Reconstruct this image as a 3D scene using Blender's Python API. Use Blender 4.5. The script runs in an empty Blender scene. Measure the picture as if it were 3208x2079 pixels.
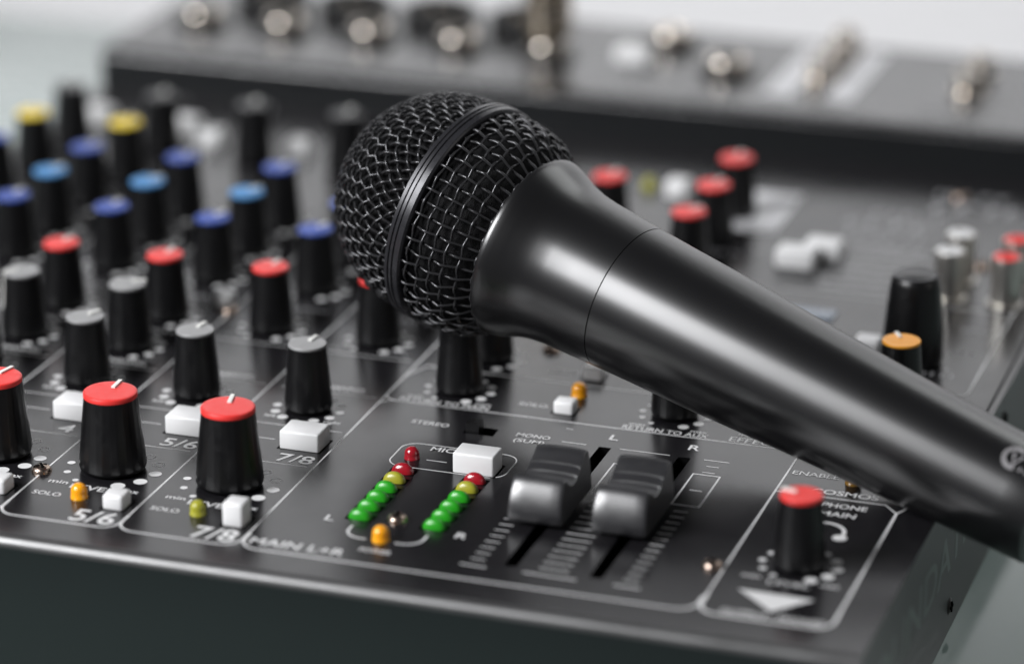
import bpy, math, random
from mathutils import Matrix, Vector
random.seed(7)
S = 0.00085            # metres per drawing unit (channel pitch 30 units = 25.5 mm)
PI = math.pi
sc = bpy.context.scene

# ------------------------------------------------------------------ camera
RC = [[0.9495068727081563, 0.3137254308634605, 0.0036128533657290574],
      [0.11304037252209058, -0.3313355546916539, -0.9367169393020346],
      [-0.29267485860588227, 0.8898275699397274, -0.35006902592673117]]
CP = (284.8412536284476, -666.8758860888543, 321.87529307505116)
cd = bpy.data.cameras.new('camera'); cam = bpy.data.objects.new('camera', cd)
sc.collection.objects.link(cam); sc.camera = cam
x_, y_, z_ = Vector(RC[0]), -Vector(RC[1]), -Vector(RC[2])
m = Matrix((x_, y_, z_)).transposed().to_4x4()
m.translation = Vector(CP) * S
cam.matrix_world = m
cd.sensor_width = 36; cd.lens = 10950.62 / 3208 * 36
cd.clip_start = 0.02; cd.clip_end = 50
cd.dof.use_dof = True; cd.dof.focus_distance = 835 * S; cd.dof.aperture_fstop = 6.0
cd.dof.aperture_blades = 0

# ------------------------------------------------------------------ world
w = bpy.data.worlds.new('World'); sc.world = w; w.use_nodes = True
nt = w.node_tree; bg = nt.nodes['Background']
tc = nt.nodes.new('ShaderNodeTexCoord'); sp = nt.nodes.new('ShaderNodeSeparateXYZ')
cr = nt.nodes.new('ShaderNodeValToRGB')
nt.links.new(tc.outputs['Generated'], sp.inputs[0]); nt.links.new(sp.outputs['Z'], cr.inputs[0])
cr.color_ramp.elements[0].position = 0.0; cr.color_ramp.elements[0].color = (.15, .15, .16, 1)
cr.color_ramp.elements[1].position = 0.75; cr.color_ramp.elements[1].color = (.07, .07, .075, 1)
e = cr.color_ramp.elements.new(.35); e.color = (.12, .12, .125, 1)
nt.links.new(cr.outputs[0], bg.inputs[0]); bg.inputs[1].default_value = 0.7

def area(name, loc, tgt, sx, sy, power, col=(1, 1, 1)):
    l = bpy.data.lights.new(name, 'AREA'); l.shape = 'RECTANGLE'
    l.size = sx * S; l.size_y = sy * S; l.energy = power; l.color = col
    o = bpy.data.objects.new(name, l); sc.collection.objects.link(o)
    o.location = Vector(loc) * S
    o.rotation_euler = (Vector(tgt) - Vector(loc)).to_track_quat('-Z', 'Y').to_euler()
    return o
area('softbox', (-689, -670, 752), (73, 92, 25), 640, 640, 18.8, (.975, .98, 1))
area('side_lamp', (950, 60, 330), (60, 90, 0), 420, 420, 0.35, (1, .97, .94))
area('rear_fill', (420, 850, 800), (60, 120, 0), 480, 480, 1.2, (.98, 1, 1))  # added fill without a known source, lifts buttons shaded by the microphone
area('backdrop_fill', (-550, 450, 1100), (-550, 1800, 650), 1400, 400, 11.5).data.spread = math.radians(120)  # added out-of-view source that brightens the backdrop

sc.view_settings.view_transform = 'Standard'; sc.view_settings.look = 'None'
sc.view_settings.exposure = 0; sc.view_settings.gamma = 1
sc.view_settings.use_curve_mapping = False

# ------------------------------------------------------------------ materials
def mat(name, col, rough=.5, metal=0, spec=.5, **k):
    m = bpy.data.materials.new(name); m.use_nodes = True
    b = m.node_tree.nodes['Principled BSDF']
    b.inputs['Base Color'].default_value = (*col, 1)
    b.inputs['Roughness'].default_value = rough
    b.inputs['Metallic'].default_value = metal
    b.inputs['Specular IOR Level'].default_value = spec
    if 'coat' in k: b.inputs['Coat Weight'].default_value = k['coat']; b.inputs['Coat Roughness'].default_value = k.get('cr', .08); b.inputs['Coat IOR'].default_value = k.get('ci', 1.5)
    if 'trans' in k: b.inputs['Transmission Weight'].default_value = k['trans']
    if 'sss' in k:
        b.inputs['Subsurface Weight'].default_value = k['sss']; b.inputs['Subsurface Radius'].default_value = (1, 1, 1)
        b.inputs['Subsurface Scale'].default_value = 1.2 * S
    if 'sheen' in k: b.inputs['Sheen Weight'].default_value = k['sheen']
    return m
def coords(m, scale):
    nt = m.node_tree; tc = nt.nodes.new('ShaderNodeTexCoord'); mp = nt.nodes.new('ShaderNodeMapping')
    g = nt.nodes.new('ShaderNodeNewGeometry')
    mp.inputs['Scale'].default_value = (scale, scale, scale)
    nt.links.new(g.outputs['Position'], mp.inputs[0]); return nt, mp
def bump(m, scale, strength, dist=.05, detail=3):
    nt, mp = coords(m, 1 / S); n = nt.nodes.new('ShaderNodeTexNoise'); n.inputs['Scale'].default_value = scale
    n.inputs['Detail'].default_value = detail
    b = nt.nodes.new('ShaderNodeBump'); b.inputs['Strength'].default_value = strength; b.inputs['Distance'].default_value = dist * S
    nt.links.new(mp.outputs[0], n.inputs[0]); nt.links.new(n.outputs[0], b.inputs['Height'])
    nt.links.new(b.outputs[0], nt.nodes['Principled BSDF'].inputs['Normal'])
    return m
def rvar(m, scale, lo, hi):
    nt, mp = coords(m, 1 / S); n = nt.nodes.new('ShaderNodeTexNoise'); n.inputs['Scale'].default_value = scale
    n.inputs['Detail'].default_value = 4
    r = nt.nodes.new('ShaderNodeMapRange'); r.inputs[1].default_value = .3; r.inputs[2].default_value = .7
    r.inputs[3].default_value = lo; r.inputs[4].default_value = hi
    nt.links.new(mp.outputs[0], n.inputs[0]); nt.links.new(n.outputs[0], r.inputs[0])
    nt.links.new(r.outputs[0], nt.nodes['Principled BSDF'].inputs['Roughness'])
    return m
def dust(m, base, speck, density=2.2, amount=.5, size=.12):
    nt, mp = coords(m, 1 / S); v = nt.nodes.new('ShaderNodeTexVoronoi'); v.inputs['Scale'].default_value = density
    n = nt.nodes.new('ShaderNodeTexNoise'); n.inputs['Scale'].default_value = .11; n.inputs['Detail'].default_value = 4
    lt = nt.nodes.new('ShaderNodeMath'); lt.operation = 'LESS_THAN'
    mu = nt.nodes.new('ShaderNodeMath'); mu.operation = 'MULTIPLY'; mu.inputs[1].default_value = size
    gt = nt.nodes.new('ShaderNodeMapRange'); gt.inputs[1].default_value = .45; gt.inputs[2].default_value = .75
    mx = nt.nodes.new('ShaderNodeMix'); mx.data_type = 'RGBA'
    mx.inputs[6].default_value = (*base, 1); mx.inputs[7].default_value = (*speck, 1)
    m2 = nt.nodes.new('ShaderNodeMath'); m2.operation = 'MULTIPLY'; m2.inputs[1].default_value = amount
    nt.links.new(mp.outputs[0], v.inputs[0]); nt.links.new(mp.outputs[0], n.inputs[0])
    nt.links.new(n.outputs[0], gt.inputs[0]); nt.links.new(gt.outputs[0], mu.inputs[0])
    nt.links.new(v.outputs['Distance'], lt.inputs[0]); nt.links.new(mu.outputs[0], lt.inputs[1])
    nt.links.new(lt.outputs[0], m2.inputs[0]); nt.links.new(m2.outputs[0], mx.inputs[0])
    nt.links.new(mx.outputs[2], nt.nodes['Principled BSDF'].inputs['Base Color'])
    return m
M = {}
M['panel'] = dust(rvar(bump(mat('panel_paint', (.03, .03, .032), .24, spec=.5), 2.6, .12, .03), .05, .2, .27), (.011, .0105, .012), (.30, .30, .30), 1.6, .45, .14)
M['deck'] = rvar(bump(mat('deck_paint', (.02, .02, .021), .26, spec=1.0), 2.6, .12, .03), .05, .22, .3)
M['edge'] = rvar(mat('edge_highlight_metal', (.135, .135, .135), .36, .75), .08, .3, .42)  # highlight along the rolled edge painted in as a paler metal
M['case'] = bump(mat('case_paint', (.008, .012, .012), .35), 2.2, .25, .05)
M['ink'] = mat('white_ink', (.74, .74, .74), .45)
M['ink_dim'] = mat('grey_ink', (.30, .30, .31), .45)
M['side_ink'] = mat('side_ink', (.14, .18, .165), .4)
M['knob'] = rvar(bump(mat('knob_plastic', (.0035, .0035, .004), .33), 1.5, .1, .04), .6, .28, .4)
M['white'] = mat('white_plastic', (.80, .80, .80), .32, sss=.25)
M['pointer'] = mat('pointer_plastic', (.82, .82, .78), .4)
for n, c in dict(red=(.82, .04, .035), grey=(.30, .30, .30), blue=(.015, .06, .35), light_blue=(.04, .24, .55),
                 yellow=(.90, .66, .03), orange=(.95, .40, .04), black=(.02, .02, .022)).items():
    M['cap_' + n] = rvar(mat('cap_' + n, c, .42), .5, .36, .48)
M['slot'] = mat('slot_black', (.002, .002, .002), .8, spec=.05)
M['screw'] = rvar(mat('screw_metal', (.46, .36, .30), .25, 1), 1.5, .18, .32)
M['nickel'] = rvar(mat('nickel', (.74, .68, .61), .15, 1), .4, .11, .18)
M['brass'] = rvar(mat('aged_metal', (.50, .43, .34), .3, 1), .3, .22, .36)
M['chrome'] = mat('chrome', (.62, .60, .56), .3, 1)
M['socket'] = mat('socket_plastic', (.008, .008, .008), .4)
M['led_green'] = mat('led_green', (.02, .33, .012), .3, sss=.3, coat=.15)
M['led_yellow'] = mat('led_yellow', (.36, .35, .03), .3, sss=.3, coat=.15)
M['led_red'] = mat('led_red', (.35, .01, .02), .18, sss=.2, coat=.6)
M['led_orange'] = mat('led_orange', (.95, .38, .005), .2, sss=.3, coat=.5)
M['label_plate'] = mat('label_plate', (.68, .68, .70), .4)
M['lcd'] = mat('display_window', (.28, .33, .40), .2)
M['fader'] = rvar(mat('fader_plastic', (.015, .015, .017), .34, spec=1.0, coat=1, cr=.35, ci=1.6), .4, .3, .4)
M['mic'] = rvar(bump(mat('mic_paint', (.0045, .0045, .005), .36, spec=1.0), 3.0, .05, .03), .06, .275, .295)
dust(M['mic'], (.0045, .0045, .005), (.10, .10, .10), 1.1, .25, .06)
dust(M['knob'], (.0035, .0035, .004), (.16, .16, .16), 1.2, .4, .09)
M['wire'] = mat('grille_wire', (.055, .055, .058), .22, .6)
M['band'] = rvar(mat('grille_band', (.03, .03, .034), .28, .3), .3, .24, .34)
M['seam'] = mat('seam_black', (.004, .004, .004), .6)
f = mat('foam', (.006, .006, .007), .8, spec=.25); dust(bump(f, 3.2, 1, .5, 2), (.003, .003, .0035), (.10, .09, .12), 2.4, .7, .22); M['foam'] = f
M['mic_print'] = mat('mic_print', (.42, .41, .42), .35, .4)
M['table'] = rvar(mat('glass_table', (.30, .40, .37), .12, coat=.5), .02, .08, .16)
M['backdrop'] = mat('backdrop_paint', (.80, .80, .81), .9)

# ------------------------------------------------------------------ mesh helpers (drawing units)
class MB:
    lift = 0
    def __init__(s): s.v = []; s.f = []
    def add(s, vs, fs):
        o = len(s.v); s.v += [tuple(p) for p in vs]; s.f += [tuple(i + o for i in f) for f in fs]; return s
    def box(s, x0, x1, y0, y1, z0, z1):
        return s.add([(x, y, z) for z in (z0, z1) for y in (y0, y1) for x in (x0, x1)],
                     [(0, 2, 3, 1), (4, 5, 7, 6), (0, 1, 5, 4), (2, 6, 7, 3), (0, 4, 6, 2), (1, 3, 7, 5)])
    def quad(s, x0, x1, y0, y1, z):
        return s.add([(x0, y0, z), (x1, y0, z), (x1, y1, z), (x0, y1, z)], [(0, 1, 2, 3)])
    def disc(s, cx, cy, r, z, n=20):
        s.lift += .00003; z += s.lift
        return s.add([(cx + r * math.cos(2 * PI * i / n), cy + r * math.sin(2 * PI * i / n), z) for i in range(n)], [tuple(range(n))])
    def path(s, pts, wd, z):
        s.lift += .0002; z += s.lift
        n = len(pts); L = []; Rr = []
        for i, p in enumerate(pts):
            a = pts[max(i - 1, 0)]; b = pts[min(i + 1, n - 1)]
            d = Vector((b[0] - a[0], b[1] - a[1])); d.normalize()
            k = wd / 2
            if 0 < i < n - 1:
                d1 = Vector((p[0] - a[0], p[1] - a[1])).normalized(); c = max(.5, abs(d1.dot(d))); k /= c
            L.append((p[0] - d.y * k, p[1] + d.x * k, z)); Rr.append((p[0] + d.y * k, p[1] - d.x * k, z))
        return s.add(L + Rr, [(n + i, n + i + 1, i + 1, i) for i in range(n - 1)])
    def lathe(s, prof, seg=32, cx=0, cy=0, rmod=None, cap=True):
        o = len(s.v); n = len(prof)
        for (r, z) in prof:
            for i in range(seg):
                a = 2 * PI * i / seg; rr = r * (rmod(a, z) if rmod else 1)
                s.v.append((cx + rr * math.cos(a), cy + rr * math.sin(a), z))
        for j in range(n - 1):
            for i in range(seg):
                k = (i + 1) % seg
                s.f.append((o + j * seg + i, o + j * seg + k, o + (j + 1) * seg + k, o + (j + 1) * seg + i))
        if cap:
            s.f.append(tuple(o + i for i in range(seg))[::-1]); s.f.append(tuple(o + (n - 1) * seg + i for i in range(seg)))
        return s
    def tube(s, pts, r, sides=6, closed=False):
        n = len(pts); o = len(s.v); P = [Vector(p) for p in pts]; ref = None
        for i in range(n):
            a = P[(i - 1) % n] if (closed or i > 0) else P[i]; b = P[(i + 1) % n] if (closed or i < n - 1) else P[i]
            t = (b - a).normalized()
            if ref is None: ref = Vector((0, 0, 1)) if abs(t.z) < .9 else Vector((1, 0, 0))
            u = (ref - t * ref.dot(t)).normalized(); ref = u; q = t.cross(u)
            for k in range(sides):
                an = 2 * PI * k / sides; s.v.append(tuple(P[i] + (u * math.cos(an) + q * math.sin(an)) * r))
        m_ = n if closed else n - 1
        for i in range(m_):
            for k in range(sides):
                k2 = (k + 1) % sides; i2 = (i + 1) % n
                s.f.append((o + i * sides + k, o + i * sides + k2, o + i2 * sides + k2, o + i2 * sides + k))
        return s
    def mesh(s, name, m, ang=35, bev=0, bseg=2):
        me = bpy.data.meshes.new(name)
        me.from_pydata([(a * S, b * S, c * S) for a, b, c in s.v], [], s.f)
        if bev:
            import bmesh
            bm = bmesh.new(); bm.from_mesh(me)
            es = [e for e in bm.edges if len(e.link_faces) == 2 and e.calc_face_angle(0) > .5]
            bmesh.ops.bevel(bm, geom=es, offset=bev * S, segments=bseg, affect='EDGES', profile=.5)
            bm.to_mesh(me); bm.free()
        me.materials.append(m); me.validate(); me.update()
        me.shade_smooth(); me.set_sharp_from_angle(angle=math.radians(ang))
        return me

COL = sc.collection
def wloc(o):
    v = Vector(o.location)
    while o.parent: o = o.parent; v = v + Vector(o.location)
    return v
def obj(name, me, parent=None, loc=(0, 0, 0), rz=0, label=None):
    """loc is in drawing units of the world; parents above are unrotated unless local=True is used"""
    o = bpy.data.objects.new(name, me); COL.objects.link(o)
    o.location = Vector(loc) * S
    if parent is not None:
        o.parent = parent; o.location = Vector(loc) * S - wloc(parent)
    o.rotation_euler = (0, 0, rz)
    if label: o['label'] = label
    return o
def local(name, me, parent, loc=(0, 0, 0), rz=0):
    o = bpy.data.objects.new(name, me); COL.objects.link(o); o.parent = parent
    o.location = Vector(loc) * S; o.rotation_euler = (0, 0, rz); return o
def empty(name, loc, label, cat, rot=None):
    o = bpy.data.objects.new(name, None); COL.objects.link(o); o.location = Vector(loc) * S
    o.empty_display_size = .01; o['label'] = label; o['category'] = cat; return o

# text as mesh geometry, fitted to x0..x1 with cap height h, baseline y
_tx = {}
def text_geo(t):
    if t in _tx: return _tx[t]
    c = bpy.data.curves.new('t', 'FONT'); c.body = t; c.resolution_u = 3; c.offset = .012
    o = bpy.data.objects.new('t', c); COL.objects.link(o)
    dg = bpy.context.evaluated_depsgraph_get(); me = bpy.data.meshes.new_from_object(o.evaluated_get(dg))
    vs = [v.co.copy() for v in me.vertices]; fs = [tuple(p.vertices) for p in me.polygons]
    bpy.data.objects.remove(o); bpy.data.curves.remove(c); bpy.data.meshes.remove(me)
    _tx[t] = (vs, fs); return _tx[t]
CAPH = None
def put_text(mb, t, x0, x1, y, h, z, fn=None):
    global CAPH
    if CAPH is None:
        CAPH = max(v.y for v in text_geo('H')[0])
    vs, fs = text_geo(t); a = min(v.x for v in vs); b = max(v.x for v in vs)
    k = (x1 - x0) / (b - a); q = h / CAPH
    P = [(x0 + (v.x - a) * k, y + v.y * q, z) for v in vs]
    if fn: P = [fn(p) for p in P]
    mb.add(P, fs)
def illegible(mb, x0, x1, y, h, z):
    x = x0
    while x < x1:
        wd = random.uniform(.35, .8) * h
        if random.random() < .85:
            mb.quad(x, x + .28 * h, y, y + h, z)
            if random.random() < .6: mb.quad(x + .3 * h, x + wd, y + random.choice((0, .4, .75)) * h, y + h * random.choice((.25, .65, 1)) , z) if False else mb.quad(x + .3 * h, x + wd, y + .75 * h, y + h, z)
        x += wd + .25 * h

# ------------------------------------------------------------------ setting
tb = MB().box(-1500, 900, -70, 520, -56, -38.4)
table = obj('table', tb.mesh('table', M['table'], bev=.8)); table['kind'] = 'structure'
bd = MB(); prof = [(500, -620), (1500, -620)] + [(1500 + 300 * math.sin(a), -320 - 300 * math.cos(a)) for a in [i * PI / 16 for i in range(1, 8)]] + [(1800, -300), (1800, 1500)]
n = len(prof); bd.add([(-3500, y, z) for y, z in prof] + [(3500, y, z) for y, z in prof], [(i, i + n, i + n + 1, i + 1) for i in range(n - 1)])
bko = obj('backdrop', bd.mesh('backdrop', M['backdrop'], 80)); bko['kind'] = 'structure'

# ------------------------------------------------------------------ mixing console
con = empty('mixing_console', (-17, 150, -38.2),
            'black audio mixing console with rows of coloured knobs, lying under the microphone', 'mixer')
XL, XR, YF, YB = -181.0, 147.0, -12.3, 324.0
RB = 2.5
# chassis : rolled front edge, front and side walls, rear deck
ch = MB()
arc = [(YF + RB - RB * math.sin(a), -RB + RB * math.cos(a)) for a in [i * PI / 2 / 8 for i in range(9)]]
prof = [(YF, -RB), (YF, -38.2)]
n = len(prof)
ch.add([(XL, y, z) for y, z in prof] + [(XR, y, z) for y, z in prof], [(i, i + n, i + n + 1, i + 1) for i in range(n - 1)])
ch.add([(XR, y, z) for y, z in arc] + [(XR, YF, -38.2), (XR, 408, -38.2), (XR, 408, 0)], [tuple(range(12))[::-1]])
ch.add([(XL, y, z) for y, z in arc] + [(XL, YF, -38.2), (XL, 408, -38.2), (XL, 408, 0)], [tuple(range(12))])
ch.add([(XL, 408, -38.2), (XR, 408, -38.2), (XR, 408, 0), (XL, 408, 0), (XL, YF, -38.2), (XR, YF, -38.2)], [(0, 1, 2, 3), (0, 4, 5, 1)])
body = obj('chassis', ch.mesh('chassis', M['case'], 40), con)
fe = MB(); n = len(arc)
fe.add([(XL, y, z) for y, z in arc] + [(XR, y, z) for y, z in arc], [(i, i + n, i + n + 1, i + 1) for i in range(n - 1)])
obj('front_edge', fe.mesh('front_edge', M['edge'], 60), con, label='rounded front edge, its highlight put into a paler colour')
# face plate with real openings
holes = [(60.5, 63.6, 9.5, 83), (80.4, 83.5, 9.5, 83), (26.4, 34.1, 80.8, 85.6)]
xs = sorted({XL, XR} | {h[0] for h in holes} | {h[1] for h in holes}); ys = sorted({YF + 4.6, YB} | {h[2] for h in holes} | {h[3] for h in holes})
fp = MB()
for i in range(len(xs) - 1):
    for j in range(len(ys) - 1):
        cx, cy = (xs[i] + xs[i + 1]) / 2, (ys[j] + ys[j + 1]) / 2
        if not any(h[0] < cx < h[1] and h[2] < cy < h[3] for h in holes): fp.quad(xs[i], xs[i + 1], ys[j], ys[j + 1], 0)
for yy in ([YF + 1.6, 0], [YF + 4.6, 0]): pass
fp.add([(XL, YF + RB, 0), (XR, YF + RB, 0), (XR, YF + 4.6, 0), (XL, YF + 4.6, 0)], [(0, 1, 2, 3)])
plate = obj('face_plate', fp.mesh('face_plate', M['panel'], 30), con)
sw = MB()
for (a, b, c, d) in holes:
    sw.add([(a, c, 0), (b, c, 0), (b, d, 0), (a, d, 0), (a, c, -6), (b, c, -6), (b, d, -6), (a, d, -6)],
           [(0, 4, 5, 1), (1, 5, 6, 2), (2, 6, 7, 3), (3, 7, 4, 0), (4, 7, 6, 5)])
obj('slot', sw.mesh('slot', M['slot']), plate)
# groove between plate and side cheek
g = MB(); g.quad(144.7, 145.3, 130, 324, .05); obj('edge_groove', g.mesh('edge_groove', M['slot']), plate)

# ---- printing
Z1 = .02
tx = MB(); ln = MB(); dt = MB(); dim = MB()
T = lambda *a: put_text(tx, *a, Z1 + .06)
ln.lift = 0; dt.lift = .045; dim.lift = .0
LW = .42
def arcpts(cx, cy, r, a0, a1, n=8): return [(cx + r * math.cos(math.radians(a0 + (a1 - a0) * i / n)), cy + r * math.sin(math.radians(a0 + (a1 - a0) * i / n))) for i in range(n + 1)]
def boxbottom(x0, x1, ytop, wd=.75, y0=0, r=4.5):
    ln.path([(x0, ytop)] + arcpts(x0 + r, y0 + r, r, 180, 270) + arcpts(x1 - r, y0 + r, r, 270, 360) + [(x1, ytop)], wd, Z1)
def dots(cx, cy, R, angs, r0, r1, ring=()):
    for i, a in enumerate(angs):
        r = r0 + (r1 - r0) * i / (len(angs) - 1); x = cx + R * math.cos(math.radians(a)); y = cy + R * math.sin(math.radians(a))
        if a in ring:
            o = len(dt.v); nn = 20
            dt.add([(x + q * math.cos(2 * PI * k / nn), y + q * math.sin(2 * PI * k / nn), Z1) for q in (r, r - .4) for k in range(nn)],
                   [(k, (k + 1) % nn, nn + (k + 1) % nn, nn + k) for k in range(nn)])
        else: dt.disc(x, y, r, Z1)
SC11 = [240 - 30 * i for i in range(11)]
names = ['7/8', '5/6', '4', '3', '2', '1']
for k, nm in enumerate(names):
    d = -30 * k; c = -15 + d
    boxbottom(-30 + d + .05, d - .05, 8, .55)
    ln.path([(d, 7.5), (d, 320 if k else 235)], LW, Z1)
    if k == 5: ln.path([(d - 30, 7.5), (d - 30, 320)], LW, Z1)
    if len(nm) > 1: T(nm, -10.7 + d, -1.4 + d, 49.7, 4.7); T(nm, -12.5 + d, -1.8 + d, 1.7, 6.3)
    else: T(nm, -8.2 + d, -4.2 + d, 49.7, 4.7); T(nm, -9 + d, -4.5 + d, 1.7, 6.3)
    ln.path([(-27 + d, 48.3), (-1.7 + d, 48.3)], .32, Z1)
    ln.path([(-28.3 + d, 71.3), (-1.6 + d, 71.3)], .32, Z1)
    ln.path([(-28.3 + d, 62.1), (-15.5 + d, 62.1)], .32, Z1)
    T('left', -23.8 + d, -20.8 + d, 75.3, 1.7); T('right', -8.2 + d, -3.9 + d, 75.6, 1.7); T('C', -15.8 + d, -14.5 + d, 73.8, 1.5)
    T('CHANNEL', -17.8 + d, -5.3 + d, 97.4, 2.4); ln.path([(-27 + d, 95.4), (-1.5 + d, 95.4)], .35, Z1)
    T('min', -26.2 + d, -21.3 + d, 20.3, 1.9); T('LEVEL', -20.1 + d, -8.9 + d, 18.7, 2.5); T('max', -8.2 + d, -3.2 + d, 20.2, 1.9)
    T('SOLO', -27 + d, -19.9 + d, 13.0, 2.0)
    dots(c, 32.7, 10.9, SC11, .8, 1.75, ring=(60, 30, 0) if False else (60, 30))
    dots(c, 83.3, 8.3, [240, 210, 180, 150, 120, 90], 1.35, .7); dots(c, 83.3, 8.3, [300, 330, 0, 30, 60], 1.35, .8)
    rows = [(133.3, 1), (165.7, 1), (189.3, 1), (213.3, 1)] + ([(109.2, 1)] if k > 1 else [])
    for (y, _) in rows:
        dots(c, y, 8.3, SC11, .7, 1.25)
        illegible(dim, c - 10.5, c - 7.5, y - 8.4, 1.3, Z1); illegible(dim, c + 6, c + 10, y - 8.2, 1.3, Z1)
    ln.path([(-28.5 + d, 122.3), (-1.6 + d, 122.3)], .3, Z1)
    for y in (149, 177.5, 201.5, 226): illegible(dim, c - 6, c + 9, y, 1.8, Z1)
# master section
boxbottom(.4, 107.1, 8, .6)
ln.path([(0, 90)] + arcpts(4, 99.6, 4, 180, 270)[::1][-9:] if False else arcpts(4, 91.6, 4, 180, 90) + [(107.5, 95.6)], .42, Z1)
ln.path(arcpts(4, 99.6, 4, 180, 270) + [(6, 95.6)], .42, Z1)
ln.path([(3, 120.6), (107.5, 120.6)], .6, Z1)
ln.path([(0, 112), (3, 120.6)], .4, Z1)
T('MAIN L+R', 1.9, 24.6, 2.6, 3.4)
T('L', 13.4, 15.6, 20.3, 3.0); T('R', 45.1, 47.8, 20.3, 3.0)
ln.path(arcpts(19.3, 66.8, 4, 180, 90) + arcpts(40.6, 66.8, 4, 90, 0) + arcpts(40.6, 60, 4, 0, -90) + arcpts(19.3, 60, 4, -90, -180) + [(15.3, 66.8)], .34, Z1)
T('STEREO', 12.2, 21.8, 82.7, 2.1); T('MONO', 39.3, 47.8, 82.9, 2.1); T('(SUM)', 39.6, 47.4, 79.5, 2.0)
T('MIC', 22.6, 28.6, 67.4, 2.4); ln.path([(23.8, 61.65), (28.9, 61.65)], .3, Z1)
ln.path([(49.5, 91.5), (51.3, 91.4)], .3, Z1)
T('RETURN TO MAIN', 4.1, 27.4, 96.4, 2.2); T('RETURN TO AUX', 62.2, 83.9, 96.2, 2.2)
T('min', 5.3, 9.2, 99.2, 1.5); T('max', 23.2, 27.4, 99.2, 1.5); T('min', 63.3, 67.2, 98.9, 1.5); T('max', 78.9, 83.1, 98.9, 1.5)
T('EFFECTS', 89.2, 104.0, 96.4, 2.9); T('min', 90.6, 94.4, 100.6, 1.5)
T('SOLO', 33.5, 40.8, 102.6, 2.0); T('SOLO', 33.8, 41.0, 127.0, 2.0)
T('L', 61.4, 63.8, 87.9, 3.2); T('R', 81.3, 84.1, 87.9, 3.1)
dots(16.3, 107.4, 8.3, SC11, .75, 1.35); dots(16.5, 131.3, 8.3, SC11, .75, 1.35); dots(72.3, 108.7, 8.3, SC11, .75, 1.35)
dots(123.4, 132.7, 8.3, SC11, .75, 1.35); dots(123.2, 31, 8.6, SC11, .8, 1.5)
for cx in (54.1, 72.0, 89.9):
    wx = 3.1 if cx != 72.0 else 6.3
    ln.path([(cx - wx, 83.1), (cx + wx, 83.1)], .32, Z1); ln.path([(cx - wx / 2, 79.4), (cx + wx / 2, 79.4)], .32, Z1)
    ln.path([(cx - wx / 2, 75.6), (cx + wx / 2, 75.6)], .32, Z1)
    bx = 3.3 if cx != 72.0 else 5.0
    for a, b in (((cx - bx, 74), (cx + bx, 74)), ((cx - bx, 55), (cx + bx, 55))): ln.path([a, b], .42, Z1)
    for x in (cx - bx, cx + bx): ln.path([(x, 54.8), (x, 74.2)], .42, Z1)
    ln.path([(cx - 1.5, 64.3), (cx + 1.5, 64.3)], .42, Z1)
    y = 51.2
    while y > 10.5: ln.path([(cx - wx * .55, y), (cx + wx * .55, y)], .36, Z1); y -= 3.35
    ln.path([(cx - wx, 7.4), (cx + wx, 7.2)], .45, Z1)
ln.path([(20.8, 19.5)] + arcpts(24.8, 17.2, 4, 180, 270) + [(26.4, 13.2)], .55, Z1)
ln.path([(33.4, 13.2)] + arcpts(35.0, 17.2, 4, 270, 360) + [(39, 19.5)], .55, Z1)
T('POWER', 27.0, 34.6, 6.6, 1.9)
# phones strip
boxbottom(107.7, 137.5, 10, .75)
ln.path([(107.6, 9.5), (107.6, 118)], .45, Z1); ln.path([(137.5, 9.5), (137.5, 66)], .6, Z1)
ln.path([(107.6, 70.2), (134, 70.2), (137.5, 66)], .4, Z1)
ln.path([(137.5, 66), (140, 71.5), (140, 76)], .4, Z1)
ln.path([(138.2, 240), (138.2, 149)] + arcpts(134.2, 147, 4, 0, -90) + [(108, 143)], .45, Z1)
ln.path([(134.2, 143), (137.5, 141.5), (138.4, 138), (138.4, 80)], .4, Z1)
ln.path([(138.2, 205), (134, 207), (75, 207)], .4, Z1)
T('ENABLE', 108.8, 120.2, 81.4, 2.3); T('COSMOS', 115.6, 131.7, 72.1, 2.6)
T('HEADPHONE', 111.5, 130.6, 64.9, 2.4); T('MAIN', 120.6, 129.0, 59.9, 2.5)
ln.path(arcpts(123.6, 50.9, 5.0, 200, -20, 16), .9, Z1); dt.disc(128.2, 48.3, 1.7, Z1); dt.disc(119, 48.3, 1.7, Z1)
tri = MB(); tri.add([(123.1, 5.2, Z1), (130.8, 13.9, Z1), (113.4, 14.4, Z1)], [(0, 1, 2)]); 
T('LEVEL', 118.6, 128.2, 19.2, 2.0); T('min', 112.3, 116.5, 21.2, 1.7); T('max', 130.2, 134.5, 21.2, 1.7)
T('OUTPUT - PHONES', 112.6, 135.6, .9, 2.6)
# upper right printing (out of focus in the photo)
pl = MB(); pl.add([(46.9, 288, Z1), (60.9, 288, Z1), (61.5, 252, Z1), (53, 250, Z1), (47.5, 252, Z1)], [(4, 3, 2, 1, 0)])
illegible(dim, 123, 131, 160.0, 2.6, Z1); illegible(dim, 124.3, 132, 155.5, 2.6, Z1)
illegible(dim, 128, 136, 190, 2.6, Z1); illegible(dim, 128.5, 136, 172, 3.2, Z1)
for y in range(212, 252, 6): ln.path([(84, y), (108 + random.uniform(-3, 3), y)], .4, Z1); illegible(dim, 85, 106, y + 1, 2.2, Z1)
for (x0, x1, y, h) in ((78, 99, 266, 7), (80, 102, 257, 5), (84, 104, 276, 5), (92, 124, 286, 9), (98, 124, 299, 5)): illegible(dim, x0, x1, y, h, Z1 + .01)
illegible(dim, 70, 104, 246, 3, Z1); illegible(dim, 60, 80, 235, 2, Z1)
for y in (222, 250, 276): illegible(dim, 10, 30, y - 14, 2, Z1); illegible(dim, 40, 56, y - 20, 2, Z1)
obj('printed_lettering', tx.mesh('printed_lettering', M['ink']), plate)
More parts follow.
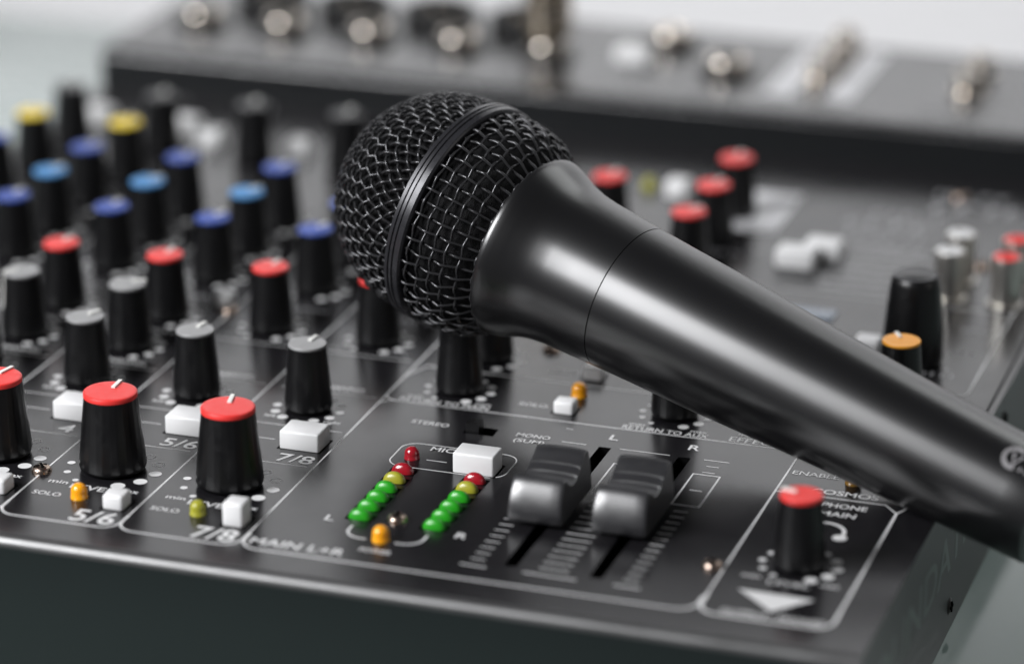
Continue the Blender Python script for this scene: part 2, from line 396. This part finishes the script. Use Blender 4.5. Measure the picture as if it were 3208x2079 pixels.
obj('printed_lines', ln.mesh('printed_lines', M['ink']), plate)
obj('printed_dots', dt.mesh('printed_dots', M['ink']), plate)
obj('printed_arrow', tri.mesh('printed_arrow', M['ink']), plate)
obj('small_print', dim.mesh('small_print', M['ink_dim']), plate)
obj('printed_patch', pl.mesh('printed_patch', M['label_plate']), plate)
lc = MB().box(79, 93.5, 185.5, 194, 0.0, .5); obj('display_window', lc.mesh('display_window', M['lcd'], bev=.15), con)
# raised name on the right hand cheek
sd = MB(); put_text(sd, 'FOUNDATION', -7.6, 140, -20.8, 10.6, 0, fn=lambda p: (XR + .05, p[0], p[1]))
obj('side_lettering', sd.mesh('side_lettering', M['side_ink']), body)

# ---- rear connector deck
dk = MB()
pr = [(324, 10.2), (324.25, 10.9), (325, 11.6), (326.3, 12.1), (328.2, 12.4), (331, 12.58), (340, 12.6), (407, 12.6), (409, 11.5), (409, 0)]
n = len(pr)
dk.add([(XL, y, z) for y, z in pr] + [(XR, y, z) for y, z in pr], [(i, i + n, i + n + 1, i + 1) for i in range(n - 1)])
dk.add([(XL, y, z) for y, z in pr] + [(XL, 324, 0)], [tuple(range(n + 1))]); dk.add([(XR, y, z) for y, z in pr] + [(XR, 324, 0)], [tuple(range(n + 1))[::-1]])
deck = obj('connector_deck', dk.mesh('connector_deck', M['deck'], 25), con)
df = MB(); df.add([(XL, 324, 0), (XR, 324, 0), (XR, 324, 10.2), (XL, 324, 10.2)], [(0, 1, 2, 3)])
obj('deck_front', df.mesh('deck_front', mat('matt_black_paint', (.004, .005, .006), .5, spec=.3)), deck)
dp = MB(); dp.quad(33.5, 43, 343, 400, 12.75); dp.quad(52.5, 61.5, 343, 400, 12.75)
obj('printed_patch', dp.mesh('printed_patch', M['label_plate']), deck)
dp = MB()
for x in (-162, -132.5, -102.8, -72.5, -42.1, 17.2, 93): illegible(dp, x - 9, x + 9, 334, 4, 12.85); illegible(dp, x - 9, x + 7, 343, 3, 12.85)
dp.quad(XL + 3, XR - 3, 330, 330.7, 12.85)
obj('printed_lettering', dp.mesh('printed_lettering', M['ink_dim']), deck)

def part_nut(r, r_in, h):
    b = MB(); b.lathe([(r, 0), (r, h * .55), (r * .985, h * .72), (r * .95, h * .86), (r * .89, h * .96), (r * .82, h), (r_in * 1.08, h), (r_in, h * .93), (r_in, h - 2.5), (r_in * .9, h - 2.6)], 36)
    return b.mesh('jack_nut', M['nickel'], 50)
jackhole = MB().disc(0, 0, 3.9, 0, 24).mesh('jack_hole', M['slot'])
nut = part_nut(6.6, 4.0, 5.2)
jbz = MB().lathe([(9.0, 0), (9.0, 1.4), (8.4, 1.8), (6.0, 1.8)], 32).mesh('jack_bezel', M['socket'])
ZD = 12.7
for i, x in enumerate((-161.8, -132.5, -102.8, -72.4, -42.1, 17.2)):
    o = obj('jack_socket', jbz, con, (x, 363, ZD)); local('nut', nut, o); local('hole', jackhole, o, (0, 0, 5.4 if i != 4 else 1.9))
xl = MB().lathe([(12.2, 0), (12.2, 5.5), (11.6, 6.2), (9.6, 6.2), (9.6, 1.5)], 40); xlm = xl.mesh('xlr_shell', M['socket'])
xin = MB()
xin.disc(0, 0, 9.6, 1.6, 32); xin = xin.mesh('xlr_insert', M['slot'])
pin = MB()
for a in (30, 150, 270): pin.lathe([(1.2, 1.6), (1.2, 5.0), (.9, 5.3)], 12, 4.6 * math.cos(math.radians(a)), 4.6 * math.sin(math.radians(a)))
pin = pin.mesh('xlr_contacts', M['brass'])
for x in (-147, -117.5, -87.5, -57.5):
    o = obj('xlr_socket', xlm, con, (x, 388, ZD)); local('insert', xin, o); local('contact_pins', pin, o)
rc = MB().lathe([(5.2, 0), (5.2, 1.2), (4.1, 1.4), (4.1, 6.2), (3.8, 6.6), (2.1, 6.6), (2.1, 2)], 28).mesh('rca_deck', M['nickel'])
for (x, y) in ((46.8, 364.7), (46.8, 384.5), (46.8, 401), (93.6, 365), (93.6, 385)):
    o = obj('phono_socket', rc, con, (x, y, ZD)); local('hole', MB().disc(0, 0, 2.1, 6.3, 20).mesh('hole', M['slot']), o)
o = obj('jack_socket', jbz, con, (-8, 388, ZD)); local('nut', nut, o)
bt = MB().box(-5.6, 5.6, -4.2, 4.2, -1, 4.2).mesh('deck_button', M['white'], bev=.5); obj('push_button', bt, con, (-14.3, 366.5, ZD), label='wide white push button on the rear deck')

# ---- knobs
def knob_mesh(rb, rt, h, capt):
    b = MB()
    fl = lambda a, z: 1 + (.004 * math.cos(26 * a) if z > 1.4 else 0)
    b.lathe([(rb * .90, .35), (rb * .97, .75), (rb, 1.6)] + [(rb + (rt - rb) * (t ** 1.08), 1.6 + (h - capt - 1.6) * t) for t in (.2, .4, .6, .8, 1)], 104, rmod=fl)
    return b.mesh('knob_body', M['knob'], 40)
def cap_mesh(rt, h, capt, m):
    b = MB(); b.lathe([(rt * .99, h - capt), (rt * 1.015, h - capt + .1), (rt * 1.015, h - .22), (rt * .985, h), (rt * .90, h + .02)], 56)
    return b.mesh('knob_cap', m, 50)
def pointer_mesh(rb, rt, h):
    b = MB(); wd = .48; r0, r1 = rt * .28, rt * 1.06
    b.box(r0, r1, -wd, wd, h - .3, h + .42)
    # strip running down the side of the body
    zz = [h - .2, h * .8, h * .6, h * .45]
    rr = [rt + (rb - rt) * (1 - (z - 1.6) / (h - 2.6)) ** 1.0 if z < h - 1 else rt * 1.0 for z in zz]
    v = []; 
    for z, r in zip(zz, rr): v += [(r + .14, -wd, z), (r + .14, wd, z)]
    b.add(v, [(2 * i, 2 * i + 2, 2 * i + 3, 2 * i + 1) for i in range(3)])
    return b.mesh('knob_pointer', M['pointer'], 30)
KS = knob_mesh(6.05, 4.72, 17.5, .75); PS = pointer_mesh(6.05, 4.72, 17.5)
KB = knob_mesh(8.05, 6.35, 19.8, 1.25); PB = pointer_mesh(8.05, 6.35, 19.8)
caps = {}
def knob(x, y, colour, az=88, big=False, label=None):
    key = (colour, big)
    if key not in caps: caps[key] = cap_mesh(6.35, 19.8, 1.25, M['cap_' + colour]) if big else cap_mesh(4.72, 17.5, .75 if colour != 'red' else .95, M['cap_' + colour])
    o = obj('knob', KB if big else KS, con, (x, y, 0), label=label)
    local('cap', caps[key], o); local('pointer', PB if big else PS, o, rz=math.radians(az))
    return o
J = lambda: random.uniform(-7, 7)
for k in range(6):
    c = -15 - 30 * k; nm = names[k]
    knob(c, 32.7, 'red', {0: 103, 1: 93, 2: 78}.get(k, 90 + J()), True, f'tall red-capped level knob of channel {nm}')
    knob(c, 83.3, 'grey', {0: 84, 1: 82, 2: 66}.get(k, 90 + J()), label=f'grey-capped knob of channel {nm}, lower one')
    if k > 1: knob(c, 109.2, 'grey', {2: 42, 3: 222}.get(k, 90 + J()), label=f'grey-capped knob of channel {nm}, upper one')
    knob(c, 133.3, 'red', 84 + J(), label=f'small red-capped knob of channel {nm}')
    knob(c, 165.7, 'blue', 72 + J() if k < 3 else 88 + J())
    knob(c + .3, 189.3, 'light_blue' if k > 1 else 'blue', 62 + J())
    knob(c + .6, 213.3, 'blue', 80 + J())
    if k > 3: knob(c + 1, 239, 'yellow', 90 + J())
    if k > 0: knob(c, 267.5, 'black', 90 + J(), label='plain black knob at the rear of its channel')
for (x, y, cl, az) in ((46.5, 264, 'red', 88), (46.7, 238, 'red', 75), (46.5, 213, 'red', 60), (16.8, 236.4, 'red', 80),
                       (16.3, 107.4, 'black', 100), (16.5, 131.3, 'black', 90), (72.3, 108.7, 'black', 90)): knob(x, y, cl, az)
knob(123.4, 132.7, 'orange', 118, label='orange-capped knob in front of the tall black knob')
knob(123.2, 30.4, 'red', 163, label='red-capped headphone knob above the white triangle')
# tall control room knob
b = MB(); b.lathe([(7.5, .4), (7.9, 1.2), (7.7, 8), (7.0, 16), (6.35, 21.6), (6.15, 22.6), (5.7, 23.5), (5.1, 23.95)], 64); tk = obj('knob', b.mesh('tall_knob', M['knob'], 40), con, (120, 164, 0), label='tall plain black knob without a coloured cap')
b = MB(); b.lathe([(5.5, 23.75), (5.1, 24.05), (4.5, 23.9), (.5, 23.3)], 48); local('cap', b.mesh('tall_cap', mat('cap_dark_grey', (.10, .10, .105), .5), 60), tk)

# ---- push buttons
def button(x0, x1, y0, y1, h, bev, label=None):
    cx, cy = (x0 + x1) / 2, (y0 + y1) / 2
    me = MB().box(x0 - cx, x1 - cx, y0 - cy, y1 - cy, -1.0, h).mesh('button_cap', M['white'], 40, bev=bev, bseg=3)
    o = obj('push_button', me, con, (cx, cy, 0), label=label)
    fr = MB().quad(x0 - cx - .55, x1 - cx + .55, y0 - cy - .45, y1 - cy + .6, .03).mesh('button_opening', M['slot'])
    local('opening', fr, o); return o
for k, nm in enumerate(names):
    d = -30 * k
    button(-12.4 + d, -2.25 + d, 57.3, 65.3, 4.6, .55, f'wide white mute button of channel {nm}')
    up = (k == 0)
    button(-7.6 + d, -2.4 + d, 10, 15.6, 5.6 if up else 3.5, .85, f'small white solo button of channel {nm}')
button(32.1, 42.35, 56.6, 63.6, 5.0, .5, 'wide white microphone mute button inside the printed oval')
button(43.2, 48.5, 100.2, 104.8, 3.2, .9, 'small white solo button in front of the orange indicator')
button(43.1, 48.4, 124.6, 129.2, 3.2, .9, 'small white solo button partly hidden by the microphone handle')
button(-66.6, -61.6, 144.5, 149.5, 3.6, 1.0); button(-97.6, -90.8, 274.2, 281.2, 4.8, 1.0)
button(-139.5, -131, 282, 290, 5, .8); button(-127.8, -119, 272.5, 280.5, 5, .8); button(-168.5, -160.5, 283, 291, 5, .8)
button(22.6, 29.4, 273, 280, 4.8, 1.0); button(68.3, 79.0, 223.8, 232, 4.8, .6, 'front one of two wide white buttons beyond the handle')
button(74.3, 84.3, 233.2, 240.6, 4.8, .6, 'rear one of two wide white buttons beyond the handle'); button(104.5, 111, 163.5, 170, 4.2, .7)
# slide switch
b = MB().box(26.9, 30.3, 81.3, 85.2, -3, 2.2)
for i in range(4): b.box(27.0 + i * .85, 27.4 + i * .85, 81.4, 85.1, 2.2, 2.5)
obj('slide_switch', b.mesh('slide_switch', M['knob'], bev=0), con)

# ---- indicator lamps
def led_mesh(r, h, m):
    b = MB(); b.lathe([(r * 1.06, 0), (r * 1.06, .4), (r, .5), (r, h - r * 1.0)] + [(r * math.cos(a) ** .9, h - r * 1.0 + r * 1.0 * math.sin(a)) for a in [i * PI / 2 / 8 for i in range(1, 8)]], 32)
    return b.mesh('led_dome', m, 50)
LO = led_mesh(1.95, 3.7, M['led_orange']); LY = led_mesh(1.85, 3.5, M['led_yellow']); LR = led_mesh(1.8, 3.0, M['led_red'])
for i, k in enumerate(range(6)):
    obj('indicator_lamp', LY if k != 1 else LO, con, (-15 - 30 * k - .2, 14.1, 0), label='orange indicator lamp of channel 5/6' if k == 1 else f'yellow-green indicator lamp of channel {names[k]}')
obj('indicator_lamp', LO, con, (29.9, 13.6, 0), label='orange power indicator lamp in front of the meter')
obj('indicator_lamp', LO, con, (46.1, 113.2, 0), label='orange indicator lamp behind the white solo button')
obj('indicator_lamp', led_mesh(1.95, 3.7, mat('led_amber_shaded', (.30, .16, .03), .25, coat=.4)), con, (124.0, 80.5, 0), label='amber indicator lamp, its colour darkened for the shadow of the handle')  # shade of the handle put into a darker lamp colour
obj('indicator_lamp', LR, con, (20.1, 61.6, 0), label='round red indicator lamp inside the printed oval')
obj('indicator_lamp', LY, con, (16.2, 279.5, 0))
def half_dome(m):
    b = MB(); n1, n2 = 20, 8; v = []
    for j in range(n2 + 1):
        t = PI / 2 * j / n2
        for i in range(n1):
            a = 2 * PI * i / n1
            v.append((2.75 * math.cos(t) * math.copysign(abs(math.cos(a)) ** .8, math.cos(a)), 1.5 * math.cos(t) * math.copysign(abs(math.sin(a)) ** .7, math.sin(a)), 2.45 * math.sin(t)))
    b.add(v, [(j * n1 + i, j * n1 + (i + 1) % n1, (j + 1) * n1 + (i + 1) % n1, (j + 1) * n1 + i) for j in range(n2) for i in range(n1)])
    return b.mesh('meter_lens', m, 80)
ML = {c: half_dome(M['led_' + c]) for c in ('green', 'yellow', 'red')}
hol = MB().quad(-3.4, 3.2, -1.6, 2.0, .03).mesh('lamp_opening', M['slot'])
for x in (21.0, 39.1):
    for i, c in enumerate(('red', 'yellow', 'green', 'green', 'green', 'green')):
        o = obj('meter_lamp', ML[c], con, (x, 52.6 - 5.72 * i, 0), label=f'{c} lamp of the ' + ('left' if x < 30 else 'right') + ' level meter')
        local('opening', hol, o)

# ---- screws
def screw_mesh(r, h):
    b = MB()
    b.lathe([(r * 1.05, 0), (r, .5)] + [(r * math.cos(a) * .98, .5 + (h - .5) * math.sin(a)) for a in [i * PI / 2 / 6 for i in range(1, 6)]], 28)
    return b.mesh('screw_head', M['screw'], 50)
def cross_mesh(r, h):
    b = MB()
    for (u, v) in ((r * .55, .32), (.32, r * .55)): b.box(-u, u, -v, v, h - .35, h + .02)
    return b.mesh('screw_cross', M['slot'])
SM2 = screw_mesh(2.5, 1.5); SM2.materials[0] = mat('black_screw', (.02, .018, .016), .35, .6)
SM, SX = screw_mesh(2.35, 1.7), cross_mesh(2.35, 1.66)
for (x, y) in ((-150.5, 25.8), (-60.4, 25.8), (29.5, 25.6), (105.0, 23.9), (-60.4, 141.5), (29.8, 141.5), (123, 242), (-150.5, 141.5), (-60.4, 300), (105, 300)):
    o = obj('screw', SM, con, (x, y, 0)); local('cross_recess', SX, o, rz=random.uniform(0, 1.5))
for (y, z) in ((87.5, -31.5), (150, -6.8)):
    o = obj('screw', SM2, con, (XR - .9, y, z), label='black screw on the right cheek'); o.rotation_euler = (0, PI / 2, 0); local('cross_recess', SX, o)

# ---- faders
def fader_mesh():
    pf = [(30.6, 1.6), (30.2, 2.4), (30.3, 4.2), (30.9, 6.3), (31.9, 8.4), (33.1, 10.1), (34.2, 11.05), (34.9, 11.2), (35.6, 10.7), (36.8, 9.6), (38.4, 8.6), (40.4, 8.1),
          (42.4, 8.4), (43.4, 8.7), (43.5, 9.05), (43.9, 9.1), (44.1, 9.0), (46.2, 9.8), (46.3, 10.15), (46.7, 10.2), (46.9, 10.1), (49.0, 11.2), (50.6, 12.0), (51.6, 12.2), (52.6, 11.7), (53.3, 10.4), (54.2, 6), (54.6, 1.6)]
    n = len(pf); b = MB(); secs = []
    for t in (-1, -.96, -.86, -.5, 0, .5, .86, .96, 1):
        sx = 6.25 * t; k = .12 * (abs(t) > .9) + .12 * (abs(t) > .99)
        dome = .45 * (1 - t * t)
        secs.append([(sx * (1 - .035 * (z - 6) / 6), y + (k if y < 42 else -k), z - (k * .8 if z > 7 else 0) + (dome * .5 if 34 < y < 36 else dome * .8 if y > 37 else 0)) for (y, z) in pf])
    for s in secs: b.v += s
    m_ = len(secs)
    b.f += [(i * n + j, i * n + j + 1, (i + 1) * n + j + 1, (i + 1) * n + j) for i in range(m_ - 1) for j in range(n - 1)]
    b.f += [tuple(range(n))[::-1], tuple((m_ - 1) * n + j for j in range(n))]
    return b.mesh('fader_cap', M['fader'], 40)
FM = fader_mesh(); st = MB().box(-.9, .9, 41.0, 44.5, -5, 3).mesh('fader_stem', M['slot'])
fl_ = MB().add([(-6.0, 40.2, 8.62), (6.0, 40.2, 8.62), (6.0, 40.75, 8.66), (-6.0, 40.75, 8.66)], [(0, 1, 2, 3)]).mesh('fader_line', M['pointer'])
for x, nm in ((61.0, 'left'), (81.0, 'right')):
    o = obj('fader', FM, con, (x, 0, 0), label=f'{nm} one of the two main faders'); local('stem', st, o, (1.0, 0, 0))

# ---- phono sockets with white and red tops
rcb = MB().lathe([(5.0, 0), (5.0, .8), (4.0, 1), (4.0, 12.6), (3.9, 13)], 32).mesh('phono_barrel', M['chrome'])
for (x, y, c) in ((119.2, 214, 'white'), (119.2, 229, 'white'), (134.7, 214, 'red'), (134.7, 229, 'red')):
    o = obj('phono_socket', rcb, con, (x, y, 0), label=f'{c}-topped phono socket, ' + ('front' if y < 220 else 'rear') + ' one of its column')
    b = MB(); b.lathe([(3.6, 12.9), (3.6, 13.8), (3.3, 14), (1.7, 14), (1.7, 13)], 28)
    local('insert', b.mesh('phono_top', M['white'] if c == 'white' else M['cap_red'], 40), o)
    local('rim', MB().lathe([(4.05, 12.6), (4.15, 13.1), (3.95, 13.6), (3.62, 13.6)], 32, cap=False).mesh('phono_rim', M['chrome'], 50), o)

# ------------------------------------------------------------------ audio plug in the deck
pg = empty('audio_plug', (-42.1, 363, ZD + 5.2), 'metal jack plug standing upright in the rear connector deck', 'plug')
b = MB(); b.lathe([(3.6, -3), (3.6, 1), (6.6, 1), (7.2, 2), (7.4, 5), (7.6, 6), (7.6, 34), (7.2, 36), (5.8, 44)], 40); local('barrel', b.mesh('plug_barrel', M['brass'], 30), pg)
b = MB(); b.lathe([(7.9, 9), (7.9, 12)], 40); local('collar', b.mesh('plug_collar', M['nickel'], 30), pg)
b = MB(); b.lathe([(5.8, 43.9), (5.8, 60), (5.2, 61), (3.6, 61), (3.6, 50)], 32); local('socket_end', b.mesh('plug_socket_end', M['nickel'], 30), pg)

# ------------------------------------------------------------------ microphone
C0 = Vector((16.7, 109.4, 46.1)); th, ph = math.radians(27.6), math.radians(26)
ac = Vector((math.cos(th) * math.cos(ph), math.sin(th) * math.cos(ph), -math.sin(ph)))
Rm = Matrix(RC); ax = (Rm.transposed() @ ac).normalized()
mic = empty('microphone', C0, 'black handheld microphone with wire mesh head lying across the knobs', 'microphone')
mic.rotation_euler = ax.to_track_quat('Z', 'Y').to_euler()
# handle
hp = [(23.1, 19.95), (23.3, 20.5), (23.2, 21.4), (22.8, 22.8), (21.85, 25.3), (20.65, 28.2), (19.75, 31.7), (19.2, 36.2), (18.8, 43), (18.35, 50.65)]
b = MB(); b.lathe(hp, 96, cap=False)
local('collar', b.mesh('mic_collar', M['mic'], 50), mic)
b = MB(); b.lathe([(23.1, 19.95), (22.9, 19.8), (19, 19.7)], 64, cap=False); local('grille_seat', b.mesh('grille_seat', mat('matt_black', (.002, .002, .002), 1, spec=0), 50), mic)
b = MB(); b.lathe([(18.3, 50.6), (18.1, 50.68), (18.1, 50.92), (18.3, 51.0)], 96, cap=False); local('seam_ring', b.mesh('mic_seam', M['seam'], 50), mic)
b = MB(); b.lathe([(18.35, 50.95), (17.9, 60), (17.3, 76), (15.95, 100), (14.75, 125), (14.0, 144), (13.4, 160), (13.15, 167.6), (12.95, 168.2), (12.2, 168.5)], 96); local('handle', b.mesh('mic_handle', M['mic'], 50), mic)
b = MB(); b.lathe([(10.8, 168), (10.8, 172), (10.2, 173), (8.8, 173), (8.8, 169.5)], 48); local('connector', b.mesh('mic_connector', M['nickel'], 40), mic)
# inner foam and outer woven wire
CS, RT = -4.8, 27.5
def back_r(s):
    pts = [(-1, 27.5), (4, 27.7), (8, 27.5), (13, 26.7), (17, 24.6), (20, 22.4), (23, 20.5)]
    for (a, ra), (b_, rb_) in zip(pts, pts[1:]):
        if s <= b_: t = (s - a) / (b_ - a); return ra + (rb_ - ra) * t
    return pts[-1][1]
b = MB(); b.lathe([(max(.01, (RT - 1.7) * math.sin(a)), CS - (RT - 1.7) * math.cos(a)) for a in [i * .1 for i in range(0, 17)]] + [(back_r(s) - 1.7, s) for s in range(0, 23, 2)], 80)
local('foam_liner', b.mesh('mic_foam', M['foam'], 80), mic)
def bandr(): 
    p = [(26.5, -2.6), (28.3, -2.4), (28.85, -2.1), (28.95, -1.2), (28.6, -.95), (28.6, -.8), (29.0, -.6), (29.0, .05), (28.65, .25), (28.65, .4), (29.0, .6), (28.95, 1.9), (28.6, 2.3), (28.2, 2.5), (26.5, 2.6)]
    return MB().lathe(p, 128, cap=False).mesh('mic_band', M['band'], 30)
local('band', bandr(), mic)
A = .46; WR = .37
wb = MB(); NW = 54; pitch = 3.25
# rear part : wires along the axis and around it
smax = 19.9; s0 = 2.0; nr = int((smax - s0) / pitch)
for i in range(NW):
    pts = []
    steps = nr * 4 + 4
    for j in range(steps + 1):
        s = s0 + (smax - s0 + .8) * j / steps; u = (s - s0) / pitch - .5
        r = back_r(s) + A * math.cos(PI * (u + i)); a = 2 * PI * i / NW
        pts.append((r * math.cos(a), r * math.sin(a), s))
    wb.tube(pts, WR, 6)
for j in range(nr + 1):
    s = s0 + pitch * (j + .5)
    if s > smax: continue
    pts = []
    for i in range(NW * 4):
        a = 2 * PI * i / (NW * 4); r = back_r(s) - A * math.cos(PI * (i / 4 + j))
        pts.append((r * math.cos(a), r * math.sin(a), s))
    wb.tube(pts, WR, 6, closed=True)
# front part : flat square weave pressed over a sphere
tmax = 1.69; pt = 3.2; G = int(RT * tmax / pt) + 1
rot = math.radians(20)
for di in (0, 1):
    for j in range(-G, G + 1):
        v = (j + .5) * pt; run = []
        u = -G * pt * 1.02
        st_ = pt / 4
        while u <= G * pt * 1.02 + .01:
            rho = math.hypot(u, v); t = rho / RT
            if t <= tmax:
                sg = 1 if di == 0 else -1
                R_ = RT + sg * A * math.cos(PI * (u / pt - .5 + j))
                px_, py_ = (u, v) if di == 0 else (v, u)
                an = math.atan2(py_, px_) + rot
                run.append((R_ * math.sin(t) * math.cos(an), R_ * math.sin(t) * math.sin(an), CS - R_ * math.cos(t)))
            elif run:
                if len(run) > 2: wb.tube(run, WR, 6)
                run = []
            u += st_
        if len(run) > 2: wb.tube(run, WR, 6)
local('wire_mesh', wb.mesh('mic_mesh', M['wire'], 80), mic)
# silver printing near the tail, following the handle surface
pr_ = MB()
def wrap(p):
    s = 146 + p[0]; a = PRA + p[1] / 14.2; r = 14.12 - (s - 144) * .037
    return (r * math.cos(a), r * math.sin(a), s)
# direction facing the camera on the handle
vloc = mic.rotation_euler.to_matrix().transposed() @ (Vector(CP) - (C0 + ax * 150)).normalized()
PRA = math.atan2(vloc.y, vloc.x)
upv = mic.rotation_euler.to_matrix().transposed() @ Vector((0, 0, 1)); ua = math.atan2(upv.y, upv.x)
dd = (ua - PRA + PI) % (2 * PI) - PI; SG = 1 if dd > 0 else -1
pr2 = MB()
for rng in ((0, 330, 3.4),):
    ring = []
    for q in range(0, 25): 
        a = 2 * PI * q / 24; ring.append((3.6 + 3.6 * math.cos(a), 4.8 + 3.6 * math.sin(a)))
def wr(x, y):
    s = 153.5 + x * .6 + 2.5; a = PRA + SG * (y * .8 + 7.0) / 14.2; r = 14.12 - (s - 144) * .037
    return (r * math.cos(a), r * math.sin(a), s)
def stroke(pts, wd):
    n = len(pts); v = []
    for i, p in enumerate(pts):
        a = pts[max(i - 1, 0)]; c = pts[min(i + 1, n - 1)]; d = Vector((c[0] - a[0], c[1] - a[1])).normalized()
        v += [wr(p[0] - d.y * wd / 2, p[1] + d.x * wd / 2), wr(p[0] + d.y * wd / 2, p[1] - d.x * wd / 2)]
    pr2.add(v, [(2 * i, 2 * i + 1, 2 * i + 3, 2 * i + 2) for i in range(n - 1)])
stroke([(4.2 + 4.0 * math.cos(t), 1.5 + 3.6 * math.sin(t)) for t in [math.radians(60 + 15 * i) for i in range(17)]], 1.5)
stroke([(3.0, 3.2), (5.2, -1.0), (7, 3.5)], 1.1); stroke([(8.5, -2), (9.5, 4), (12, 4), (11, -2)], 1.2); stroke([(13.5, -2), (14.5, 4.5), (17, 1)], 1.3)
local('printed_mark', pr2.mesh('mic_print', M['mic_print'], 60), mic)
